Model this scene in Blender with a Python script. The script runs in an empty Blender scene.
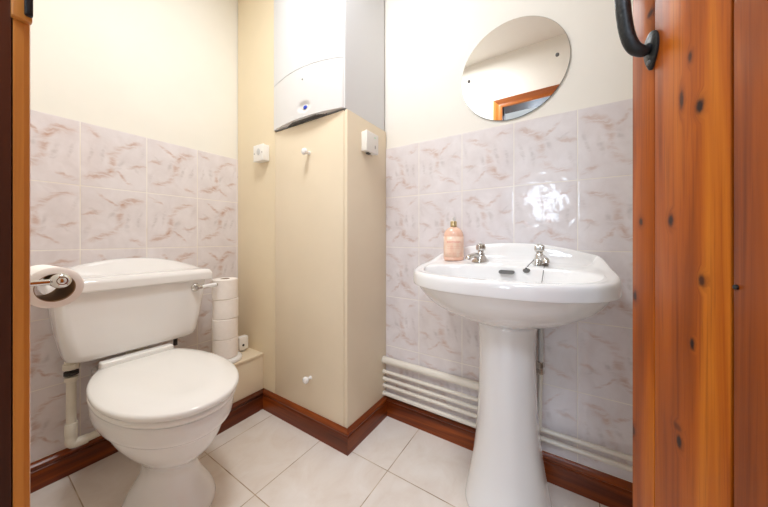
import bpy, bmesh, math, random
from mathutils import Vector, Matrix
random.seed(4)
PI = math.pi
sc = bpy.context.scene
COL = sc.collection

# ------------------------------------------------------------------ dimensions (metres)
U = 1.1947      # wall behind the basin (plane X = U)
V = 1.5805      # wall behind the toilet (plane Y = V)
BX, BY = 0.89, 0.757   # front and side of the boxed corner cupboard
WX = 0.02       # room face of the doorway wall
YR = -0.62      # wall behind the open door
CEIL = 2.36
TOP = 1.350     # top of the wall tiles

# ------------------------------------------------------------------ materials
def lin(c):
    return tuple(((v / 12.92) if v <= 0.04045 else ((v + 0.055) / 1.055) ** 2.4) for v in c)
def rgb(r, g, b):
    return lin((r / 255, g / 255, b / 255)) + (1,)

class Nodes:
    def __init__(s, name):
        s.m = bpy.data.materials.new(name); s.m.use_nodes = True
        s.t = s.m.node_tree; s.n = s.t.nodes; s.l = s.t.links
        s.b = s.n['Principled BSDF']
    def link(s, a, b): s.l.new(a, b)
    def put(s, sock, v):
        if isinstance(v, bpy.types.NodeSocket): s.l.new(v, sock)
        else: sock.default_value = v
    def math(s, op, a, b=0.0, clamp=False):
        n = s.n.new('ShaderNodeMath'); n.operation = op; n.use_clamp = clamp
        s.put(n.inputs[0], a); s.put(n.inputs[1], b); return n.outputs[0]
    def step(s, v, a, b, to0=0.0, to1=1.0, mode='SMOOTHSTEP'):
        n = s.n.new('ShaderNodeMapRange'); n.interpolation_type = mode
        s.put(n.inputs['Value'], v); s.put(n.inputs['From Min'], a); s.put(n.inputs['From Max'], b)
        s.put(n.inputs['To Min'], to0); s.put(n.inputs['To Max'], to1); return n.outputs['Result']
    def coords(s, kind='Object'):
        return s.n.new('ShaderNodeTexCoord').outputs[kind]
    def sep(s, v):
        n = s.n.new('ShaderNodeSeparateXYZ'); s.l.new(v, n.inputs[0]); return n.outputs
    def comb(s, x, y, z=0.0):
        n = s.n.new('ShaderNodeCombineXYZ')
        for i, q in enumerate((x, y, z)): s.put(n.inputs[i], q)
        return n.outputs[0]
    def mapping(s, v, loc=(0, 0, 0), rot=(0, 0, 0), scale=(1, 1, 1), kind='POINT'):
        n = s.n.new('ShaderNodeMapping'); n.vector_type = kind
        s.l.new(v, n.inputs['Vector']); n.inputs['Location'].default_value = loc
        n.inputs['Rotation'].default_value = rot; n.inputs['Scale'].default_value = scale
        return n.outputs[0]
    def noise(s, v, scale, detail=3, rough=0.5, dist=0.0, out='Fac'):
        n = s.n.new('ShaderNodeTexNoise'); s.l.new(v, n.inputs['Vector'])
        n.inputs['Scale'].default_value = scale; n.inputs['Detail'].default_value = detail
        n.inputs['Roughness'].default_value = rough; n.inputs['Distortion'].default_value = dist
        return n.outputs[out]
    def white(s, v):
        n = s.n.new('ShaderNodeTexWhiteNoise'); n.noise_dimensions = '3D'
        s.l.new(v, n.inputs['Vector']); return n.outputs
    def vmath(s, op, a, b=None):
        n = s.n.new('ShaderNodeVectorMath'); n.operation = op
        s.put(n.inputs[0], a)
        if b is not None: s.put(n.inputs[1], b)
        return n.outputs['Value'] if op == 'LENGTH' else n.outputs[0]
    def mix(s, f, a, b, mode='MIX'):
        n = s.n.new('ShaderNodeMix'); n.data_type = 'RGBA'; n.blend_type = mode
        s.put(n.inputs[0], f); s.put(n.inputs[6], a); s.put(n.inputs[7], b); return n.outputs[2]
    def ramp(s, f, stops):
        n = s.n.new('ShaderNodeValToRGB'); s.put(n.inputs[0], f)
        e = n.color_ramp.elements
        while len(e) < len(stops): e.new(0.5)
        for i, (p, c) in enumerate(stops): e[i].position = p; e[i].color = c
        return n.outputs[0]
    def bump(s, h, strength=0.3, dist=0.01):
        n = s.n.new('ShaderNodeBump'); n.inputs['Strength'].default_value = strength
        n.inputs['Distance'].default_value = dist; s.put(n.inputs['Height'], h)
        s.l.new(n.outputs[0], s.b.inputs['Normal']); return n
    def set(s, **k):
        for a, v in k.items(): s.put(s.b.inputs[a.replace('_', ' ')], v)
        return s.m

def plain(name, col, rough=0.5, metal=0.0, spec=0.5, coat=0.0, mottled=0.0, scale=30, bump=0.0):
    N = Nodes(name)
    c = N.coords()
    nz = N.noise(c, scale, 3)
    if mottled:
        lo = tuple(v * (1 - mottled) for v in col[:3]) + (1,); hi = tuple(min(1, v * (1 + mottled)) for v in col[:3]) + (1,)
        N.set(Base_Color=N.ramp(nz, [(0.3, lo), (0.7, hi)]))
    else:
        N.set(Base_Color=col)
    N.set(Roughness=rough, Metallic=metal)
    N.b.inputs['Specular IOR Level'].default_value = spec
    N.b.inputs['Coat Weight'].default_value = coat
    N.b.inputs['Coat Roughness'].default_value = 0.05
    if bump: N.bump(nz, bump, 0.002)
    return N.m

def tile_material(name, axis, u0, W, H, seed, kw=0.95):
    """glazed wall tile with a printed brush-stroke marble, one print per tile"""
    N = Nodes(name)
    p = N.sep(N.coords())
    a = N.math('DIVIDE', N.math('SUBTRACT', p[axis], u0), W)
    b = N.math('DIVIDE', N.math('SUBTRACT', p[2], TOP), H)
    iu, iv = N.math('FLOOR', a), N.math('FLOOR', b)
    u, v = N.math('SUBTRACT', a, iu), N.math('SUBTRACT', b, iv)
    wn = N.white(N.comb(iu, iv, seed))
    flip = N.math('GREATER_THAN', wn[0], 0.5)
    # half of the tiles are laid turned by 180 degrees
    def turned(q): return N.math('ADD', N.math('MULTIPLY', q, N.math('SUBTRACT', 1.0, N.math('MULTIPLY', flip, 2.0))), flip)
    uv = N.comb(turned(u), turned(v))
    uvs = N.vmath('ADD', uv, N.comb(N.math('MULTIPLY', wn[0], 7.0), N.math('MULTIPLY', wn[0], 3.0)))
    w1 = N.vmath('SCALE', N.vmath('SUBTRACT', N.noise(uvs, 3.2, 3, 0.6, out='Color'), (0.5, 0.5, 0.5)))
    w1.node.inputs['Scale'].default_value = 0.22
    uvw = N.vmath('ADD', uv, w1)
    streak = N.noise(N.mapping(uvw, rot=(0, 0, -0.6), scale=(2.4, 17, 1)), 1.0, 4, 0.6)
    streak = N.step(streak, 0.36, 0.62, 0.06, 1.0)
    def stroke(cx, cy, ang, ln, wd, k):
        m = N.mapping(uvw, (cx, cy, 0), (0, 0, math.radians(ang)), (ln, wd, 1), 'TEXTURE')
        m.node.inputs['Location'].default_value = (cx, cy, 0)
        flat = N.vmath('MULTIPLY', m, (1, 1, 0))
        return N.math('MULTIPLY', N.step(N.vmath('LENGTH', flat), 1.0, 0.0), k)
    def group(lst):
        r = None
        for s_ in lst:
            q = stroke(*s_); r = q if r is None else N.math('MAXIMUM', r, q)
        return r
    warm = group([(.16, .88, -20, .19, .05, .9), (.25, .19, 18, .34, .085, 1.0), (.38, .27, 40, .2, .08, .9),
                  (.5, .66, 38, .22, .08, .6), (.70, .80, 16, .34, .06, .8), (.45, .45, 80, .24, .09, .6),
                  (.84, .40, 12, .22, .045, .75), (.62, .2, -38, .28, .04, .8)])
    grey = group([(.13, .5, 75, .2, .05, .7), (.31, .55, 80, .22, .06, .6), (.56, .42, 62, .22, .06, .6),
                  (.8, .36, -28, .16, .035, .7), (.92, .7, 70, .2, .06, .4)])
    warm = N.math('MULTIPLY', warm, streak); grey = N.math('MULTIPLY', grey, streak)
    cloud = N.noise(uvs, 2.6, 4, 0.6, 0.4)
    base = N.ramp(cloud, [(0.3, rgb(221, 214, 215)), (0.7, rgb(232, 227, 229))])
    col = N.mix(N.math('MULTIPLY', grey, 0.6), base, rgb(170, 160, 158))
    col = N.mix(N.math('MULTIPLY', warm, kw), col, rgb(186, 142, 116))
    du = N.math('MULTIPLY', N.math('MINIMUM', u, N.math('SUBTRACT', 1.0, u)), W)
    dv = N.math('MULTIPLY', N.math('MINIMUM', v, N.math('SUBTRACT', 1.0, v)), H)
    d = N.math('MINIMUM', du, dv)
    above = N.math('LESS_THAN', p[2], TOP - 0.0005)
    grout = N.math('MULTIPLY', N.step(d, 0.0010, 0.0017, 1.0, 0.0), above)
    gcol = N.ramp(N.noise(N.coords(), 5.0, 3), [(0.42, rgb(242, 238, 230)), (0.66, rgb(230, 222, 210)), (0.78, rgb(176, 140, 104))])
    col = N.mix(grout, col, gcol)
    rough = N.math('ADD', N.math('MULTIPLY', grout, 0.6), 0.06)
    pillow = N.step(d, 0.001, 0.006)
    wav = N.noise(N.coords(), 17.0, 1, 0.4, 0.8)
    h = N.math('ADD', N.math('MULTIPLY', pillow, 0.10), N.math('MULTIPLY', wav, 0.55))
    N.bump(h, 0.5, 0.006)
    N.set(Base_Color=col, Roughness=rough)
    N.b.inputs['Specular IOR Level'].default_value = 0.5
    return N.m

def floor_material():
    N = Nodes('floor tile')
    p = N.sep(N.coords())
    S = 0.335
    a = N.math('DIVIDE', N.math('SUBTRACT', p[0], 0.232), S); b = N.math('DIVIDE', N.math('SUBTRACT', p[1], 0.565), S)
    iu, iv = N.math('FLOOR', a), N.math('FLOOR', b)
    u, v = N.math('SUBTRACT', a, iu), N.math('SUBTRACT', b, iv)
    d = N.math('MULTIPLY', N.math('MINIMUM', N.math('MINIMUM', u, N.math('SUBTRACT', 1.0, u)), N.math('MINIMUM', v, N.math('SUBTRACT', 1.0, v))), S)
    wn = N.white(N.comb(iu, iv, 3.0))
    off = N.vmath('ADD', N.coords(), N.comb(N.math('MULTIPLY', wn[0], 9.0), N.math('MULTIPLY', wn[0], 5.0), 0.0))
    cl = N.noise(off, 7.0, 5, 0.6, 0.8)
    col = N.ramp(cl, [(0.3, rgb(226, 214, 203)), (0.5, rgb(233, 224, 215)), (0.7, rgb(238, 231, 224))])
    vein = N.noise(N.mapping(off, rot=(0, 0, 0.7), scale=(5, 22, 1)), 1.0, 4, 0.6, 1.0)
    col = N.mix(N.step(vein, 0.60, 0.74, 0.0, 0.12), col, rgb(196, 172, 150))
    g = N.step(d, 0.0011, 0.0022, 1.0, 0.0)
    gcol = N.ramp(N.noise(N.coords(), 9.0, 3), [(0.4, rgb(196, 178, 152)), (0.65, rgb(140, 112, 82))])
    col = N.mix(g, col, gcol)
    N.set(Base_Color=col, Roughness=N.math('ADD', N.math('MULTIPLY', g, 0.5), 0.22))
    N.bump(N.math('ADD', N.step(d, 0.001, 0.006, 0.0, 0.25), N.math('MULTIPLY', cl, 0.15)), 0.4, 0.004)
    return N.m

def wood_material(name, axis, dark, mid, light, rough=0.28, coat=0.3, spec=0.5, scale=1.0, knots=(), gaps=(), shade=()):
    """varnished pine with the grain along one object axis"""
    N = Nodes(name)
    c = N.coords()
    stretch = [26.0 * scale] * 3; stretch[axis] = 1.4 * scale
    warp = None
    if knots:
        p = N.sep(c)
        kn = None; halo = None
        for (s_, z_, rs, rz, k) in knots:
            e = N.mapping(N.comb(p[0], p[2], 0.0), (s_, z_, 0), (0, 0, 0), (rs, rz, 1), 'TEXTURE')
            e.node.inputs['Location'].default_value = (s_, z_, 0)
            L = N.vmath('LENGTH', e)
            L = N.math('ADD', L, N.math('MULTIPLY', N.math('SUBTRACT', N.noise(c, 160.0, 2), 0.5), 0.5))
            q = N.math('MULTIPLY', N.step(L, 1.3, 0.35), k)
            hq = N.math('MULTIPLY', N.step(L, 2.4, 0.8), k)
            kn = q if kn is None else N.math('MAXIMUM', kn, q)
            halo = hq if halo is None else N.math('MAXIMUM', halo, hq)
        c2 = N.vmath('ADD', c, N.comb(N.math('MULTIPLY', halo, 0.010), 0.0, 0.0))
    else:
        c2 = c
    board = 0.0
    if gaps:
        p = N.sep(c)
        for g_ in gaps: board = N.math('ADD', board, N.math('GREATER_THAN', p[0], g_))
        c2 = N.vmath('ADD', c2, N.comb(N.math('MULTIPLY', board, 0.37), 0.0, N.math('MULTIPLY', board, 2.3)))
    m = N.mapping(c2, scale=tuple(stretch))
    n1 = N.noise(m, 1.0, 4, 0.55, 0.9)
    stretch2 = [210.0 * scale] * 3; stretch2[axis] = 5.0
    fine = N.noise(N.mapping(c2, scale=tuple(stretch2)), 1.0, 3, 0.6)
    big = N.noise(N.mapping(c2, scale=tuple([7.0 if i != axis else 1.1 for i in range(3)])), 1.0, 2)
    f = N.math('ADD', N.math('MULTIPLY', n1, 0.6), N.math('MULTIPLY', big, 0.4))
    col = N.ramp(f, [(0.33, dark), (0.5, mid), (0.68, light)])
    col = N.mix(N.step(fine, 0.48, 0.72, 0.0, 0.42), col, dark)
    if gaps:
        wb = N.white(N.comb(board, 2.0, 5.0))
        col = N.mix(N.math('MULTIPLY', wb[0], 0.25), col, dark)
    if knots:
        col = N.mix(N.math('MULTIPLY', halo, 0.32), col, dark)
        col = N.mix(kn, col, rgb(74, 32, 14)); col = N.mix(N.math('POWER', kn, 4.0), col, rgb(38, 16, 10))
    N.set(Base_Color=col, Roughness=rough)
    N.b.inputs['Specular IOR Level'].default_value = spec
    N.b.inputs['Coat Weight'].default_value = coat
    N.b.inputs['Coat Roughness'].default_value = 0.18
    N.bump(fine, 0.10, 0.001)
    return N.m

M = {}
M['cream'] = plain('cream emulsion', rgb(236, 233, 223), 0.62, mottled=0.012, scale=6, bump=0.05)
M['cream_wall'] = plain('pale cream emulsion', rgb(236, 232, 224), 0.62, mottled=0.012, scale=6, bump=0.05)
M['gloss_cream'] = plain('cream eggshell paint', rgb(229, 214, 188), 0.38, mottled=0.02, scale=5, bump=0.04)
M['boxing'] = plain('warm cream emulsion', rgb(232, 217, 187), 0.55, mottled=0.02, scale=5, bump=0.05)
M['ceiling'] = plain('white ceiling paint', rgb(238, 236, 230), 0.8, bump=0.05)
M['tile_left'] = tile_material('printed wall tile', 0, 0.2653, 0.206, 0.25, 1.0)
M['tile_right'] = tile_material('printed wall tile basin wall', 1, 0.7786, 0.206, 0.25, 4.0, 0.68)
M['floor'] = floor_material()
SK = (rgb(58, 20, 3), rgb(112, 46, 8), rgb(154, 74, 18))
M['skirt_x'] = wood_material('stained skirting along x', 0, *SK, rough=0.3, coat=0.1, spec=0.35)
M['skirt_y'] = wood_material('stained skirting along y', 1, *SK, rough=0.3, coat=0.1, spec=0.35)
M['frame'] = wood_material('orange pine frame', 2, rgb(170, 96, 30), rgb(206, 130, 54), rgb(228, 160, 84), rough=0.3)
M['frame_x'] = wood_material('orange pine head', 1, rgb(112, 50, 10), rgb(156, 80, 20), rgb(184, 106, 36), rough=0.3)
M['lining'] = wood_material('dark brown lining', 2, rgb(44, 16, 4), rgb(74, 31, 8), rgb(98, 45, 12), rough=0.35)  # darker brown than the architrave
M['ceramic'] = plain('white vitreous china', rgb(238, 237, 236), 0.07, spec=0.55, coat=0.25)
M['seat'] = plain('white seat plastic', rgb(242, 241, 238), 0.16)
M['white_plastic'] = plain('white plastic', rgb(238, 236, 230), 0.3)
M['pipe_plastic'] = plain('ivory waste pipe plastic', rgb(232, 226, 210), 0.32, mottled=0.03)
M['pipe_paint'] = plain('white gloss pipe paint', rgb(226, 220, 208), 0.3, mottled=0.03, scale=14)
M['boiler'] = plain('white enamelled steel', rgb(219, 220, 222), 0.32)
M['boiler_lower'] = plain('pearl grey cover', rgb(222, 221, 221), 0.35)
M['black'] = plain('dark gap', rgb(30, 28, 28), 0.7)
M['grille'] = plain('grey grille', rgb(96, 94, 92), 0.5)
M['blue'] = plain('blue indicator', rgb(40, 70, 190), 0.25)
M['silver'] = plain('pale dial rim', rgb(206, 206, 204), 0.3)
M['chrome'] = plain('chrome', rgb(214, 212, 208), 0.08, metal=1.0)
M['iron'] = plain('black forged iron', rgb(30, 31, 31), 0.42, metal=0.3, bump=0.6, scale=120)
M['paper'] = plain('toilet tissue', rgb(246, 240, 234), 0.95, mottled=0.02, scale=60, bump=0.2)
M['card'] = plain('cardboard core', rgb(150, 118, 84), 0.9)
M['mirror'] = plain('mirror silvering', (0.93, 0.93, 0.92, 1), 0.0, metal=1.0)
M['glass_edge'] = plain('glass edge', rgb(120, 132, 128), 0.1)
M['gold'] = plain('pale gold collar', rgb(214, 192, 146), 0.22, metal=0.7)
M['pump'] = plain('clear pump plastic', rgb(232, 230, 226), 0.15)
M['rubber'] = plain('dark washer', rgb(44, 38, 36), 0.6)
M['green'] = plain('green status light', rgb(196, 236, 206), 0.3)
M['switch_mark'] = plain('grey marking', rgb(170, 166, 160), 0.5)
M['hall'] = plain('hall white paint', rgb(232, 232, 230), 0.7)

def bottle_material():
    N = Nodes('peach liquid in bottle')
    c = N.coords(); p = N.sep(c)
    n = N.noise(N.mapping(c, scale=(40, 40, 14)), 1.0, 3)
    N.set(Base_Color=N.ramp(n, [(0.3, rgb(232, 182, 156)), (0.7, rgb(243, 204, 182))]), Roughness=0.18)
    return N.m
M['bottle'] = bottle_material()
def label_material():
    N = Nodes('printed peach label')
    c = N.coords(); p = N.sep(c)
    col = N.ramp(N.noise(N.mapping(c, scale=(30, 60, 20)), 1.0, 4), [(0.35, rgb(238, 194, 168)), (0.65, rgb(246, 218, 196))])
    ink = None
    for z0, w, k in ((0.076, 0.0035, 0.75), (0.058, 0.0012, 0.4), (0.050, 0.0012, 0.4), (0.030, 0.0014, 0.35)):
        q = N.math('MULTIPLY', N.step(N.math('ABSOLUTE', N.math('SUBTRACT', p[2], z0)), w, w * 0.7), k)
        ink = q if ink is None else N.math('MAXIMUM', ink, q)
    ch = N.step(N.noise(N.mapping(c, scale=(1, 480, 260)), 1.0, 1), 0.45, 0.52)
    side = N.step(N.math('ABSOLUTE', p[1]), 0.030, 0.024)
    N.set(Base_Color=N.mix(N.math('MULTIPLY', N.math('MULTIPLY', ink, ch), side), col, rgb(214, 112, 104)), Roughness=0.3)
    return N.m
M['label'] = label_material()

# ------------------------------------------------------------------ mesh helpers
def sharp(me, deg):
    for f in me.polygons: f.use_smooth = True
    me.set_sharp_from_angle(angle=math.radians(deg))

def box(bm, x0, x1, y0, y1, z0, z1, bev=0.0, seg=3, mi=0):
    t = bmesh.new()
    bmesh.ops.create_cube(t, size=1.0, matrix=Matrix.Translation(((x0 + x1) / 2, (y0 + y1) / 2, (z0 + z1) / 2)) @ Matrix.Diagonal((abs(x1 - x0), abs(y1 - y0), abs(z1 - z0), 1)))
    if bev: bmesh.ops.bevel(t, geom=list(t.edges), offset=bev, segments=seg, profile=0.5, affect='EDGES')
    for f in t.faces: f.material_index = mi
    me = bpy.data.meshes.new('tmp'); t.to_mesh(me); t.free(); bm.from_mesh(me); bpy.data.meshes.remove(me)
    return bm

def loft(bm, rings, cap0=True, cap1=True, closed=True):
    vs = [[bm.verts.new(p) for p in r] for r in rings]
    n = len(vs[0])
    for a, b in zip(vs, vs[1:]):
        for i in range(n if closed else n - 1):
            j = (i + 1) % n
            bm.faces.new((a[i], a[j], b[j], b[i]))
    if cap0: bm.faces.new(list(reversed(vs[0])))
    if cap1: bm.faces.new(vs[-1])
    return vs

def fan_cap(bm, ring, centre):
    c = bm.verts.new(centre); n = len(ring)
    for i in range(n): bm.faces.new((ring[i], ring[(i + 1) % n], c))

def lathe(bm, prof, origin, axis=(0, 0, 1), n=40, sx=1.0, sy=1.0):
    """profile of (radius, height) swept about an axis"""
    q = Vector((0, 0, 1)).rotation_difference(Vector(axis).normalized())
    o = Vector(origin)
    rings = [[o + q @ Vector((r * sx * math.cos(2 * PI * i / n), r * sy * math.sin(2 * PI * i / n), h)) for i in range(n)] for r, h in prof]
    loft(bm, rings, prof[0][0] > 1e-6, prof[-1][0] > 1e-6)
    bmesh.ops.remove_doubles(bm, verts=bm.verts, dist=1e-6)
    return bm

def smooth_path(pts, k=8):
    out = []
    P = [Vector(p) for p in pts]
    for i in range(len(P) - 1):
        p0, p1, p2, p3 = P[max(i - 1, 0)], P[i], P[i + 1], P[min(i + 2, len(P) - 1)]
        for s in range(k):
            t = s / k
            out.append(0.5 * ((2 * p1) + (-p0 + p2) * t + (2 * p0 - 5 * p1 + 4 * p2 - p3) * t * t + (-p0 + 3 * p1 - 3 * p2 + p3) * t ** 3))
    out.append(P[-1])
    return out

def tube(bm, pts, r, n=16):
    P = [Vector(p) for p in pts]
    R = r if isinstance(r, (list, tuple)) else [r] * len(P)
    rings = []
    t0 = (P[1] - P[0]).normalized()
    up = Vector((0, 0, 1)) if abs(t0.z) < 0.9 else Vector((1, 0, 0))
    nrm = (up - t0 * up.dot(t0)).normalized()
    for i, p in enumerate(P):
        t = (P[min(i + 1, len(P) - 1)] - P[max(i - 1, 0)]).normalized()
        nrm = (nrm - t * nrm.dot(t)).normalized()
        b = t.cross(nrm)
        rings.append([p + (nrm * math.cos(2 * PI * k / n) + b * math.sin(2 * PI * k / n)) * R[i] for k in range(n)])
    loft(bm, rings)
    return bm

def build(name, bm, mat, parent=None, deg=35, sub=0, bevel=0.0):
    me = bpy.data.meshes.new(name)
    root = parent
    while root is not None and root.parent is not None: root = root.parent
    if root is not None and root.get('_abs', 1):
        org = root.matrix_basis
        bmesh.ops.transform(bm, matrix=org.inverted(), verts=bm.verts)
    bmesh.ops.recalc_face_normals(bm, faces=bm.faces)
    bm.to_mesh(me); bm.free()
    for m in (mat if isinstance(mat, (list, tuple)) else [mat]): me.materials.append(m)
    o = bpy.data.objects.new(name, me); COL.objects.link(o)
    if parent is not None: o.parent = parent
    sharp(me, deg)
    if bevel:
        b = o.modifiers.new('bevel', 'BEVEL'); b.width = bevel; b.segments = 3; b.limit_method = 'ANGLE'; b.angle_limit = math.radians(40)
    if sub:
        s = o.modifiers.new('subdivision', 'SUBSURF'); s.levels = sub; s.render_levels = sub
    return o

def tag(o, label, cat, group=None):
    o['label'] = label; o['category'] = cat
    if group: o['group'] = group
    return o

def thing(name, label, cat, loc=(0, 0, 0), rz=0.0, group=None):
    o = bpy.data.objects.new(name, None); COL.objects.link(o)
    o.empty_display_size = 0.05
    o.location = loc; o.rotation_euler = (0, 0, rz)
    o.matrix_basis = Matrix.Translation(loc) @ Matrix.Rotation(rz, 4, 'Z')
    return tag(o, label, cat, group)

def struct(name, bm, mat, **k):
    o = build(name, bm, mat, **k); o['kind'] = 'structure'; return o

def nb(): return bmesh.new()

def ellipse_ring(cx, cy, z, rx, ry, n=48):
    return [(cx + rx * math.cos(2 * PI * i / n), cy + ry * math.sin(2 * PI * i / n), z) for i in range(n)]

def rrect(cx, cy, hx, hy, r, z, n=6):
    pts = []
    for sx, sy, a0 in ((1, 1, 0), (-1, 1, PI / 2), (-1, -1, PI), (1, -1, 1.5 * PI)):
        for i in range(n + 1):
            a = a0 + PI / 2 * i / n
            pts.append((cx + sx * (hx - r) + r * math.cos(a), cy + sy * (hy - r) + r * math.sin(a), z))
    return pts

# ------------------------------------------------------------------ setting
bm = box(nb(), WX - 0.15, U + 0.1, YR - 0.1, V + 0.1, -0.05, 0.0)
struct('floor', bm, M['floor'])
bm = box(nb(), WX - 0.15, U + 0.1, YR - 0.1, V + 0.1, CEIL, CEIL + 0.05)
struct('ceiling', bm, M['ceiling'])

bm = box(nb(), WX - 0.12, U + 0.1, V + 0.006, V + 0.1, 0, CEIL, mi=0)
box(bm, WX, BX + 0.02, V, V + 0.008, 0, TOP, mi=1)
struct('wall_left', bm, [M['cream'], M['tile_left']])

bm = box(nb(), U + 0.006, U + 0.1, YR - 0.1, V + 0.1, 0, CEIL, mi=0)
box(bm, U, U + 0.008, YR, BY + 0.02, 0, TOP, mi=1)
struct('wall_right', bm, [M['cream_wall'], M['tile_right']])

bm = box(nb(), WX - 0.12, U + 0.1, YR - 0.1, YR, 0, CEIL)
struct('wall_side', bm, M['cream_wall'])

# doorway wall, its opening between YA and YB
YA, YB, HD = -0.295, 0.400, 1.935
bm = box(nb(), WX - 0.12, WX, YB + 0.02, V + 0.1, 0, CEIL)
box(bm, WX - 0.12, WX, YR - 0.1, YA - 0.02, 0, CEIL)
box(bm, WX - 0.12, WX, YA - 0.02, YB + 0.02, HD + 0.02, CEIL)
struct('wall_front', bm, M['cream_wall'])

# lining boards inside the opening
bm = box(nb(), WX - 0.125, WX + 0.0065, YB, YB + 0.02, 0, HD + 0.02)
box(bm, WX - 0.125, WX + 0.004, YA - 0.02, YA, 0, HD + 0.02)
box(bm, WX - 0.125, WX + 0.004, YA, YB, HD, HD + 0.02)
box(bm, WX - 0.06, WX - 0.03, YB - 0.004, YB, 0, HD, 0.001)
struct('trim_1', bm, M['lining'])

# moulded architrave round the opening on the room side: profile (distance from the opening, projection)
AP = [(-0.0005, 0.0068), (-0.0008, 0.0125), (0.0005, 0.0158), (0.003, 0.0165), (0.012, 0.0165), (0.02, 0.013), (0.03, 0.012), (0.042, 0.0135), (0.05, 0.017), (0.062, 0.018), (0.068, 0.016), (0.070, 0.010), (0.070, 0.0), (0.021, 0.0), (0.021, 0.0068)]
x0 = WX + 0.0005
def arch_ring(path):
    return path
rings = []
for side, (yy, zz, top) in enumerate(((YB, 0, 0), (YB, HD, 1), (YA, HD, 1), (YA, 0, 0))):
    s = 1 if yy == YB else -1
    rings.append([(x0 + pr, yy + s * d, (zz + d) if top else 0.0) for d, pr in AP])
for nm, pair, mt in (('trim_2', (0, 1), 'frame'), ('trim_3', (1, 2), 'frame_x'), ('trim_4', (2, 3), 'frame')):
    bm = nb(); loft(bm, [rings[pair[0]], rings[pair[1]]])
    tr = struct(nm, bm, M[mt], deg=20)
    if nm == 'trim_2': TR2 = tr
# iron latch keep on a pine block at the left jamb
bm = box(nb(), WX + 0.006, WX + 0.0172, YB - 0.008, YB - 0.0009, 1.083, 1.20, 0.001)
build('keep_block', bm, M['frame'], TR2)
bm = box(nb(), WX + 0.0125, WX + 0.0172, YB - 0.013, YB - 0.0082, 1.086, 1.19, 0.0012)
build('latch_keep', bm, M['iron'], TR2)

# boxed ledge and skirtings
bm = box(nb(), 0.56, BX, 1.338, V, 0, 0.272, 0.002)
box(bm, 0.556, BX, 1.334, V, 0.272, 0.286, 0.003)
ld = struct('trim_5', bm, M['gloss_cream'])

SKP = [(0, 0), (0.016, 0), (0.016, 0.064), (0.0145, 0.068), (0.0105, 0.071), (0.0105, 0.0745), (0.014, 0.0775), (0.0155, 0.082), (0.014, 0.087), (0.0095, 0.091), (0.006, 0.094), (0.004, 0.098), (0, 0.0985)]
path = [(WX, V), (0.556, V), (0.556, 1.334), (BX, 1.334), (BX, BY), (U, BY), (U, YR)]
def skirt_pt(i):
    p = Vector((*path[i], 0))
    def nrm(a, b):
        d = (Vector((*b, 0)) - Vector((*a, 0))).normalized(); return Vector((d.y, -d.x, 0))
    if i == 0: return p, nrm(path[0], path[1])
    if i == len(path) - 1: return p, nrm(path[-2], path[-1])
    return p, nrm(path[i - 1], path[i]) + nrm(path[i], path[i + 1])
for i, nm in enumerate(('baseboard_left', 'baseboard_ledge_end', 'baseboard_ledge', 'baseboard_front', 'baseboard_side', 'baseboard_right')):
    rr = []
    for j in (i, i + 1):
        p, m_ = skirt_pt(j)
        rr.append([p + m_ * o_ + Vector((0, 0, z_)) for o_, z_ in SKP])
    bm = nb(); loft(bm, rr)
    struct(nm, bm, M['skirt_x' if path[i][1] == path[i + 1][1] else 'skirt_y'], deg=25)

# cream boxing in the corner: wall strip beside the cupboard
SEAM = 1.238
bm = box(nb(), BX, BX + 0.02, SEAM + 0.0008, V, 0, CEIL)
struct('wall_boxing', bm, M['boxing'])

# cupboard below the boiler
cup = thing('pipe_cupboard', 'cream boxed-in cupboard under the boiler with two white knobs', 'cupboard', (1.04, 1.0, 0))
bm = box(nb(), BX, BX + 0.018, BY + 0.019, SEAM, 0.0, 1.4365, 0.0012)
fp = build('front_panel', bm, M['gloss_cream'], cup)
bm = box(nb(), BX + 0.0015, U - 0.0005, BY, BY + 0.018, 0.0, 1.4365, 0.0012)
build('side_panel', bm, M['gloss_cream'], cup)
for kz, ky in ((1.289, 0.985), (0.252, 0.976)):
    bm = nb()
    lathe(bm, [(0.0, 0.0), (0.0085, 0.0), (0.0075, 0.004), (0.0062, 0.012), (0.008, 0.017), (0.0125, 0.0205), (0.0155, 0.0265), (0.0158, 0.031), (0.0135, 0.0365), (0.009, 0.0398), (0.004, 0.041), (0.0, 0.0412)], (BX, ky, kz), (-1, 0, 0))
    build('knob', bm, M['ceramic'], fp, deg=60)

# ------------------------------------------------------------------ boiler
YL, YRB, XE, BUL = 1.240, 0.766, 0.884, 0.024
def bx_front(y):
    k = (y - (YL + YRB) / 2) / ((YL - YRB) / 2)
    return XE - BUL * (1 - k * k)
boil = thing('wall_boiler', 'white wall-hung boiler with a bowed front above the cream cupboard', 'boiler', (1.04, 1.0, 1.44))
def boiler_plan(z, inset=0.0, n=24):
    pts = []
    for i in range(n + 1):
        y = YRB + 0.012 + (YL - YRB - 0.014) * i / n
        pts.append((bx_front(y) + inset, y, z))
    pts += [(U - 0.004, YL - 0.002, z), (U - 0.004, YRB, z), (XE + 0.016, YRB, z), (XE + 0.006, YRB + 0.003, z)]
    return pts
bm = nb()
loft(bm, [boiler_plan(1.4435, 0.02), boiler_plan(1.4435, 0.007), boiler_plan(1.66, 0.007), boiler_plan(2.2, 0.007), boiler_plan(2.22, 0.012)])
build('casing', bm, M['boiler'], boil, deg=30)
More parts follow.
